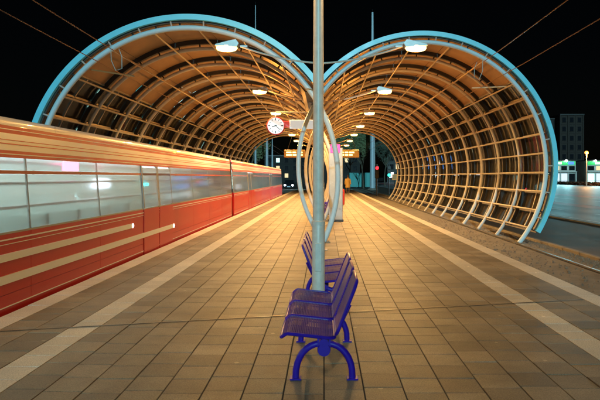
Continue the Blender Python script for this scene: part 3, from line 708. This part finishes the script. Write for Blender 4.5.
# trees
M_bark = mat('bark', (0.10, 0.085, 0.06), 0.9, 0, 0.3, 8)
LEAF = [mat('pale_green_leaf', (0.24, 0.30, 0.15), 0.6, 0, 0.35, 1.5), mat('grey_green_leaf', (0.10, 0.14, 0.10), 0.6, 0, 0.35, 1.5)]
def tree(px, D, h, w, label, leaf=0, seed=1, nl=10000, trunk=0.16):
    rnd = random.Random(seed); x = (px-324)*D/PF
    t = thing('tree', label, 'tree', (x, D, GZ-0.05), 0, 'trees beyond the platform end')
    tb = MB(); tips = []
    def grow(p, d, ln, r, lv):
        pts = [p]; q = p
        for k in range(4):
            d = (d+Vector((rnd.uniform(-.14, .14), rnd.uniform(-.14, .14), rnd.uniform(-.02, .10)))).normalized(); q = q+d*ln/4; pts.append(q)
            if lv >= 2: tips.append((q, lv))
        tb.tube(pts, [r*(1-0.13*k) for k in range(5)], 7 if lv < 2 else 5)
        if lv < 4:
            for k in range(3 if lv else 5):
                a = rnd.uniform(0, 2*pi); sp = rnd.uniform(0.45, 0.95)
                nd = (d+Vector((cos(a)*sp, sin(a)*sp, rnd.uniform(-.05, .35)))).normalized()
                grow(pts[-1] if k else pts[3], nd, ln*rnd.uniform(.55, .74), r*0.52, lv+1)
    grow(Vector((0, 0, 0)), Vector((0, 0, 1)), h*0.36, trunk, 0)
    mx = max(abs(p.x) for p, _ in tips); mz = max(p.z for p, _ in tips)
    fx, fz = (w/2)/mx, h/mz
    tb.v = [(v[0]*(1+(fx-1)*min(1, v[2]/(h*0.4))), v[1]*(1+(fx-1)*min(1, v[2]/(h*0.4))), v[2]*fz) for v in tb.v]
    tb.build('trunk', M_bark, t, True)
    cm = MB()
    for k in range(nl):
        p, lv = rnd.choice(tips); g = 1+(fx-1)*min(1, p.z/(h*0.4))
        c = Vector((p.x*g, p.y*g, p.z*fz))+Vector([rnd.gauss(0, 0.22) for _ in range(3)])
        sz = rnd.uniform(0.08, 0.19); a = Vector([rnd.uniform(-1, 1) for _ in range(3)]).normalized(); b = a.orthogonal().normalized()
        cm.add([c+a*sz, c+b*sz*0.5, c-a*sz, c-b*sz*0.5], [(0, 1, 2, 3)])
    cm.build('crown', LEAF[leaf], t)
tree(363.5, 96, 10.8, 7.0, 'pale green tree in front of the teal hoarding', 0, 3, 16000)
tree(349, 112, 10.5, 8.0, 'green tree behind the orange display on the right', 0, 5)
tree(385, 118, 11.5, 9.0, 'dark tree behind the red traffic light', 1, 8)
tree(252, 88, 9.5, 7.0, 'green tree behind the tram, left of the pale masts', 0, 11, 12000)
tree(238, 100, 10.5, 8.0, 'grey green tree left of the masts behind the left canopy', 1, 14)
tree(405, 150, 11, 9.0, 'dark tree left of the blue lit office block', 1, 17)
# teal hoarding
hd = thing('hoarding', 'teal green site hoarding beyond the right track', 'hoarding', (6.75, 106, GZ-0.05))
M_teal = mat('teal_board_paint', (0.03, 0.36, 0.34), 0.5, 0, 0.12, 2)
for k in range(6):
    MB().box((-1.6+k*0.64, 0, 1.45), (0.625, 0.05, 2.6), 0.006).build('board', M_teal, hd)
for k in range(4): MB().box((-1.8+k*1.2, 0.08, 1.4), (0.1, 0.1, 2.8)).build('post', M_dark, hd)
MB().box((0, 0.02, 2.80), (3.9, 0.12, 0.06)).build('top_rail', M_teal, hd)
# traffic lights
def signal(px, py, D, col, s, label, lit):
    x, y, z = at(px, py, D)
    t = thing('traffic_light', label, 'traffic light', (x, y, GZ-0.04), 0, 'traffic lights beyond the platform')
    hz = z-GZ+0.04
    base = hz-0.42*lit
    MB().tube([(0.0, 0.12, 0), (0.0, 0.12, base+1.25)], 0.06, 8).build('pole', M_dark, t, True)
    MB().box((0, 0, base+0.42), (0.42, 0.22, 1.3), 0.03).build('housing', M_blk, t)
    for k in range(3):
        zz = base+0.42*k
        on = k == lit
        MB().lathe([(0, -0.14), (0.15, -0.13), (0.165, -0.11), (0, -0.11)], 16, (0, 0, zz), 'y').build('lens', emis('signal_%s' % col[0], col[1], s) if on else M_dark, t, True)
        MB().lathe([(0.17, -0.30), (0.18, -0.30), (0.18, -0.11), (0.17, -0.11)], 12, (0, 0, zz), 'y').build('visor', M_blk, t) if not on else None
RED = ('red', (1.0, 0.012, 0.02)); GRN = ('green', (0.02, 1.0, 0.62))
signal(377, 168, 58, RED, 6, 'traffic light showing red beside the right track end', 2)
signal(389, 175, 66, GRN, 5, 'traffic light showing green right of the red one', 0)
signal(444, 176.5, 95, GRN, 6, 'traffic light showing green seen through the right canopy glass', 0)
x, y, z = at(394.5, 176.5, 74)
ob = thing('switch_box', 'small orange box on a post beside the green traffic light', 'box', (x, y, GZ-0.04))
MB().box((0, 0, 2.0), (0.62, 0.4, 0.75), 0.03).build('case', mat('orange_box_glow', (0.75, 0.28, 0.05), 0.4, 0, 0.06, 4, emit=(1, 0.4, 0.08), es=0.25), ob)  # no lamp inside: a faint glow is put into the orange case
MB().tube([(0, 0, 0), (0, 0, 1.65)], 0.06, 8).build('post', M_dark, ob); MB().box((0.0, -0.205, 2.0), (0.5, 0.012, 0.62)).build('door', mat('orange_door', (0.70, 0.26, 0.05), 0.4, 0, 0.06, 4), ob)
# cars; local -y is the front
def car_at(x, y, rz, label, paint, head, tail, beam=0):
    car = thing('car', label, 'car', (x, y, GZ-0.03), rz, 'cars on the streets')
    side_ = [(-2.15, 0.30), (-2.18, 0.55), (-2.05, 0.72), (-1.10, 0.90), (-0.42, 1.36), (0.2, 1.44), (1.1, 1.42), (1.75, 1.02), (2.12, 0.95), (2.18, 0.6), (2.12, 0.30)]
    mb = MB(); n = len(side_); vs = []
    for sx, inset in ((-0.86, 1), (-0.80, 0), (0.80, 0), (0.86, 1)):
        for yy, zz in side_: vs.append((sx*(0.80 if zz > 1.1 else 1.0), yy*(0.985 if inset else 1), zz))
    fs = [(k*n+i, k*n+(i+1) % n, (k+1)*n+(i+1) % n, (k+1)*n+i) for k in range(3) for i in range(n)] + [tuple(range(n)), tuple(range(4*n-1, 3*n-1, -1))]
    mb.add(vs, fs).build('body', paint, car)
    G = mat('car_glass', (0.015, 0.018, 0.022), 0.08, 0, 0)
    MB().add([(-0.66, -1.06, 0.945), (0.66, -1.06, 0.945), (0.57, -0.45, 1.355), (-0.57, -0.45, 1.355)], [(0, 1, 2, 3)]).build('windscreen', G, car)
    MB().add([(-0.64, 1.72, 1.06), (0.64, 1.72, 1.06), (0.57, 1.18, 1.40), (-0.57, 1.18, 1.40)], [(0, 1, 2, 3)]).build('rear_window', G, car)
    for q in (-1, 1):
        MB().add([(q*0.80, -0.95, 0.97), (q*0.80, 0.22, 0.97), (q*0.705, 0.22, 1.36), (q*0.705, -0.42, 1.34)], [(0, 1, 2, 3)]).build('side_window', G, car)
        MB().add([(q*0.80, 0.28, 0.97), (q*0.80, 1.55, 1.0), (q*0.705, 1.1, 1.36), (q*0.705, 0.28, 1.36)], [(0, 1, 2, 3)]).build('side_window', G, car)
        MB().lathe([(0, -0.05), (0.12, -0.04), (0.15, 0.02), (0, 0.03)], 14, (q*0.62, -2.14, 0.64), 'y').build('headlight', emis('headlight_lens', (0.78, 0.88, 1.0), 40) if head else M_tgrey, car, True)
        MB().box((q*0.66, 2.16, 0.78), (0.34, 0.06, 0.15), 0.02).build('tail_light', emis('tail_light_lens', (1.0, 0.03, 0.05), 9) if tail else mat('tail_light_off', (0.3, 0.01, 0.01), 0.2, 0, 0), car)
        for sy in (-1.32, 1.34): MB().lathe([(0, -0.1), (0.29, -0.1), (0.32, -0.06), (0.32, 0.06), (0.29, 0.1), (0, 0.1)], 18, (q*0.80, sy, 0.32), 'x').build('wheel', M_rubber, car, True)
        if beam: light('SPOT', car, (q*0.62, -2.35, 0.66), beam, (0.70, 0.90, 1.0), 0.1, (radians(-84), 0, 0)).data.spot_size = radians(75)
    MB().box((0, -2.19, 0.42), (0.5, 0.02, 0.11)).build('number_plate', M_twhite, car)
    return car
M_carp = mat('dark_car_paint', (0.02, 0.022, 0.03), 0.25, 0, 0, coat=1)
x, y, z = at(289.5, 177, 93)
car_at(x, y, 0, 'small dark car with bright headlights beyond the tram', M_carp, True, False)
car_at(20.2, 60, pi, 'dark car seen through the right canopy glass, tail lights lit', M_carp, False, True)
car_at(23.0, 82, pi, 'grey car farther off behind the canopy glass, tail lights lit', mat('grey_car_paint', (0.15, 0.16, 0.17), 0.25, 0, 0, coat=1), False, True)
car_at(33.0, 104, 0, 'dark car with headlights on the far road beside the canopy ring', M_carp, True, False, 2500)

# person walking on the platform in a yellow coat
def person(loc, rz, label):
    root = thing('person', label, 'person', loc, rz)
    V = [(0, 0, .92), (0, 0, 1.12), (0, -.01, 1.32), (0, -.01, 1.46), (0, -.02, 1.54), (0, -.03, 1.64), (0, -.03, 1.73),
         (.10, 0, .86), (.11, -.10, .48), (.11, -.06, .08), (.11, -.20, .035),
         (-.10, 0, .86), (-.11, .06, .47), (-.11, .20, .09), (-.11, .08, .035),
         (.19, 0, 1.40), (.25, .04, 1.14), (.25, -.08, .90), (.25, -.10, .80), (-.19, 0, 1.40), (-.25, -.02, 1.14), (-.25, .06, .90), (-.25, .08, .80)]
    E = [(0, 1), (1, 2), (2, 3), (3, 4), (4, 5), (5, 6), (0, 7), (7, 8), (8, 9), (9, 10), (0, 11), (11, 12), (12, 13), (13, 14), (3, 15), (15, 16), (16, 17), (17, 18), (3, 19), (19, 20), (20, 21), (21, 22)]
    Rr = [.155, .15, .165, .12, .055, .09, .07, .10, .075, .05, .035, .10, .075, .05, .035, .075, .058, .045, .035, .075, .058, .045, .035]
    me = bpy.data.meshes.new('body'); me.from_pydata(V, E, []); o = link('body', me, root)
    sk = o.modifiers.new('skin', 'SKIN'); 
    for i, r in enumerate(Rr): me.skin_vertices[0].data[i].radius = (r, r*0.8)
    me.skin_vertices[0].data[0].use_root = True
    sb = o.modifiers.new('sub', 'SUBSURF'); sb.levels = 1; sb.render_levels = 1
    me.materials.append(mat('person_skin_and_trousers', (0.20, 0.12, 0.08), 0.7, 0, 0.1, 5))
    # long coat as a shell around trunk and thighs
    c = MB(); vs = []; n = 18
    for z, rx, ry in [(0.55, .27, .21), (0.75, .25, .19), (1.0, .215, .165), (1.2, .215, .16), (1.38, .225, .15), (1.47, .13, .11), (1.51, .08, .08)]:
        for q in range(n): a = 2*pi*q/n; vs.append((rx*cos(a), ry*sin(a), z))
    c.add(vs, [(i*n+q, i*n+(q+1) % n, (i+1)*n+(q+1) % n, (i+1)*n+q) for i in range(6) for q in range(n)])
    for s, ys in ((1, 1), (-1, -1)):
        c.tube([(s*.19, 0, 1.41), (s*.265, .03*ys, 1.14), (s*.262, -.07*ys, .89)], [.085, .072, .06], 10)
    c.build('coat', mat('yellow_coat', (0.62, 0.40, 0.12), 0.8, 0, 0.12, 10), root, True)
    h = MB().lathe([(0, 1.62), (.085, 1.64), (.105, 1.70), (.09, 1.77), (.04, 1.80), (0, 1.805)], 14, (0, -.01, 0)); h.build('hair', mat('dark_hair', (0.05, 0.035, 0.025), 0.6, 0, 0.1, 30), root, True)
person((2.38, 56, 0), 0.15, 'person in a long yellow coat walking at the far platform end')

# ================================================================== BUILDINGS ON THE RIGHT
def facade_building(name, label, x0, x1, y, depth, h, wall, rows, ncol, wh, ww, lit, base=1.2, cat='building', gap=None, seed=0):
    """block whose front faces the camera; windows recessed with frames, one object each"""
    rnd = random.Random(seed)
    b = thing(name, label, cat, ((x0+x1)/2, y, GZ-0.05)); w = x1-x0
    MB().box((0, depth/2+0.15, h/2), (w, depth, h)).build('wall', wall, b)
    MB().box((0, depth/2, h+0.2), (w+0.4, depth+0.7, 0.4)).build('roof', M_dark, b)
    for r in range(rows):
        for c in range(ncol):
            zz = base+(h-base)*(r+0.5)/rows; xx = -w/2+w*(c+0.5)/ncol
            m = lit(rnd, r, c)
            wn = MB().box((xx, 0.12, zz), (ww, 0.1, wh)).build('window', m, b)
            MB().box((xx, 0.05, zz-wh/2-0.08), (ww+0.2, 0.3, 0.12)).build('sill', wall, wn)
    for r in range(rows+1):
        zz = base+(h-base)*r/rows
        MB().box((0, 0.06, zz), (w+0.05, 0.2, 0.18)).build('string_course', wall, b)
    for c in range(ncol+1):
        MB().box((-w/2+w*c/ncol, 0.02, h/2), (0.35, 0.26, h-0.1)).build('pilaster', wall, b)
    return b
M_dwin = mat('dark_window', (0.012, 0.013, 0.016), 0.12, 0, 0)
M_warmw = emis('warm_lit_window', (1.0, 0.72, 0.36), 0.9); M_coolw = emis('cool_lit_window', (0.55, 0.95, 0.85), 1.8)
M_tealw = emis('teal_lit_window', (0.05, 0.42, 0.40), 1.1); M_bluew = emis('blue_lit_window', (0.06, 0.32, 1.0), 4.5); M_whitew = emis('white_lit_window', (0.80, 0.92, 1.0), 0.9)
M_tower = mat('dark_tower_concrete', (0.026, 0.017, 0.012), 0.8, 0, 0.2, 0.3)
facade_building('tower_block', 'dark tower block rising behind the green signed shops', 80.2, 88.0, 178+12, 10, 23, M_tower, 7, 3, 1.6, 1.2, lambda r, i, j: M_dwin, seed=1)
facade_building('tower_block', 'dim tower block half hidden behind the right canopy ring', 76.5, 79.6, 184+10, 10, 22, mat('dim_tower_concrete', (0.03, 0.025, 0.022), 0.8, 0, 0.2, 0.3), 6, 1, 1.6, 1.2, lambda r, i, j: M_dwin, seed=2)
M_shop = mat('pale_shop_render', (0.55, 0.52, 0.46), 0.7, 0, 0.12, 0.5)
def shop(x0, w, label, y=180):
    b = thing('shop_building', label, 'shop', (x0+w/2, y, GZ-0.05), 0, 'low shops across the road')
    MB().box((0, 4.2, 3.6), (w, 8, 7.2)).build('wall', M_shop, b)
    MB().box((0, 4.0, 7.35), (w+0.5, 8.9, 0.3)).build('roof', M_dark, b)
    MB().box((0, -0.05, 6.5), (w-0.6, 0.3, 1.1), 0.03).build('sign_band', emis('green_sign', (0.03, 0.55, 0.12), 1.1), b)
    MB().box((-w*0.12, -0.22, 6.5), (w*0.30, 0.06, 0.7)).build('sign_panel', emis('white_sign', (0.85, 1.0, 0.92), 2.4), b)
    MB().box((w*0.33, -0.22, 6.5), (w*0.2, 0.06, 0.9)).build('sign_panel', emis('blue_sign', (0.08, 0.2, 0.9), 1.6), b)
    MB().box((0, -0.25, 3.7), (w+0.1, 0.9, 0.25)).build('awning', M_shop, b)
    for k in range(4):
        MB().box((-w/2+w*(k+0.5)/4, 0.15, 4.9), (w/4-0.7, 0.12, 1.3)).build('window', M_warmw if k == 1 else M_dwin, b)
        d = MB().box((-w/2+w*(k+0.5)/4, 0.15, 1.7), (w/4-0.6, 0.12, 2.8)).build('shop_window', M_whitew if k in (1, 2) else (M_coolw if k == 0 else M_dwin), b)
        MB().box((-w/2+w*(k+0.5)/4, 0.05, 0.95), (w/4-0.55, 0.1, 0.1)).build('transom', M_dark, d)
    for k in range(5): MB().box((-w/2+w*k/4, 0.02, 1.85), (0.35, 0.4, 3.4)).build('pier', M_shop, b)
    for fx in (-w*0.28, w*0.16):
        fl = MB().lathe([(0, 0), (0.28, 0.02), (0.34, 0.3), (0, 0.3)], 14, (fx, -1.0, 7.2), 'y').build('floodlight', emis('cold_floodlight', (0.80, 1.0, 0.97), 40), b)
        MB().tube([(fx, -0.8, 7.3), (fx, 0.2, 7.5)], 0.05, 6).build('floodlight_arm', M_dark, fl)
        light('SPOT', fl, (fx, -1.6, 7.1), 13000, (0.36, 0.90, 1.0), 0.3, (radians(-66), 0, 0)).data.spot_size = radians(130)
shop(71.0, 10.0, 'low shop with green sign nearest the right canopy ring')
shop(84.5, 11.0, 'low shop with green sign at the right picture edge')
# hedge along the far side of the road
mb = MB(); rnd = random.Random(4)
for i in range(9000):
    c = Vector((62.5+rnd.gauss(0, .35), rnd.uniform(90, 230), GZ+rnd.uniform(0.0, 0.75))); a = Vector([rnd.uniform(-1, 1) for _ in range(3)]).normalized()*rnd.uniform(.12, .3); b = a.orthogonal()*0.6
    mb.add([c+a, c+b, c-a, c-b], [(0, 1, 2, 3)])
tag(mb.build('hedge', mat('brown_hedge_leaf', (0.10, 0.055, 0.03), 0.7, 0, 0.3, 2)), 'low brown hedge along the far side of the road', 'hedge', kind='stuff')
# orange street lamp across the road
x, y, z = at(586.5, 153, 124)
sl = thing('street_lamp', 'single orange street lamp across the road at the right', 'street lamp', (x, y, GZ-0.04))
MB().tube([(0, 0, 0), (0, 0, z-GZ-0.25)], [0.16, 0.09], 10).build('pole', mat('lamp_pole_cream', (0.5, 0.42, 0.32), 0.5, 0, 0.1, 4), sl, True)
MB().lathe([(0, z-GZ-0.30), (0.16, z-GZ-0.28), (0.42, z-GZ+0.02), (0.38, z-GZ+0.34), (0.16, z-GZ+0.5), (0, z-GZ+0.52)], 18).build('lamp_globe', emis('orange_globe', (1.0, 0.36, 0.06), 2.6), sl, True)
MB().lathe([(0, z-GZ+0.5), (0.3, z-GZ+0.5), (0.1, z-GZ+0.66), (0, z-GZ+0.66)], 14).build('cap', M_dark, sl)
light('POINT', sl, (0, -0.7, z-GZ-0.1), 3500, (1, 0.5, 0.18), 0.3)
# office block with blue light far behind the right canopy
def blue_lit(r, i, j):
    if i == 0: return emis('bright_white_window', (0.75, 0.90, 1.0), 4.5) if r.random() < 0.65 else M_dwin
    if i in (1, 2) and 5 <= j <= 8: return M_bluew
    return M_coolw if r.random() < 0.16 else (M_warmw if r.random() < 0.08 else M_dwin)
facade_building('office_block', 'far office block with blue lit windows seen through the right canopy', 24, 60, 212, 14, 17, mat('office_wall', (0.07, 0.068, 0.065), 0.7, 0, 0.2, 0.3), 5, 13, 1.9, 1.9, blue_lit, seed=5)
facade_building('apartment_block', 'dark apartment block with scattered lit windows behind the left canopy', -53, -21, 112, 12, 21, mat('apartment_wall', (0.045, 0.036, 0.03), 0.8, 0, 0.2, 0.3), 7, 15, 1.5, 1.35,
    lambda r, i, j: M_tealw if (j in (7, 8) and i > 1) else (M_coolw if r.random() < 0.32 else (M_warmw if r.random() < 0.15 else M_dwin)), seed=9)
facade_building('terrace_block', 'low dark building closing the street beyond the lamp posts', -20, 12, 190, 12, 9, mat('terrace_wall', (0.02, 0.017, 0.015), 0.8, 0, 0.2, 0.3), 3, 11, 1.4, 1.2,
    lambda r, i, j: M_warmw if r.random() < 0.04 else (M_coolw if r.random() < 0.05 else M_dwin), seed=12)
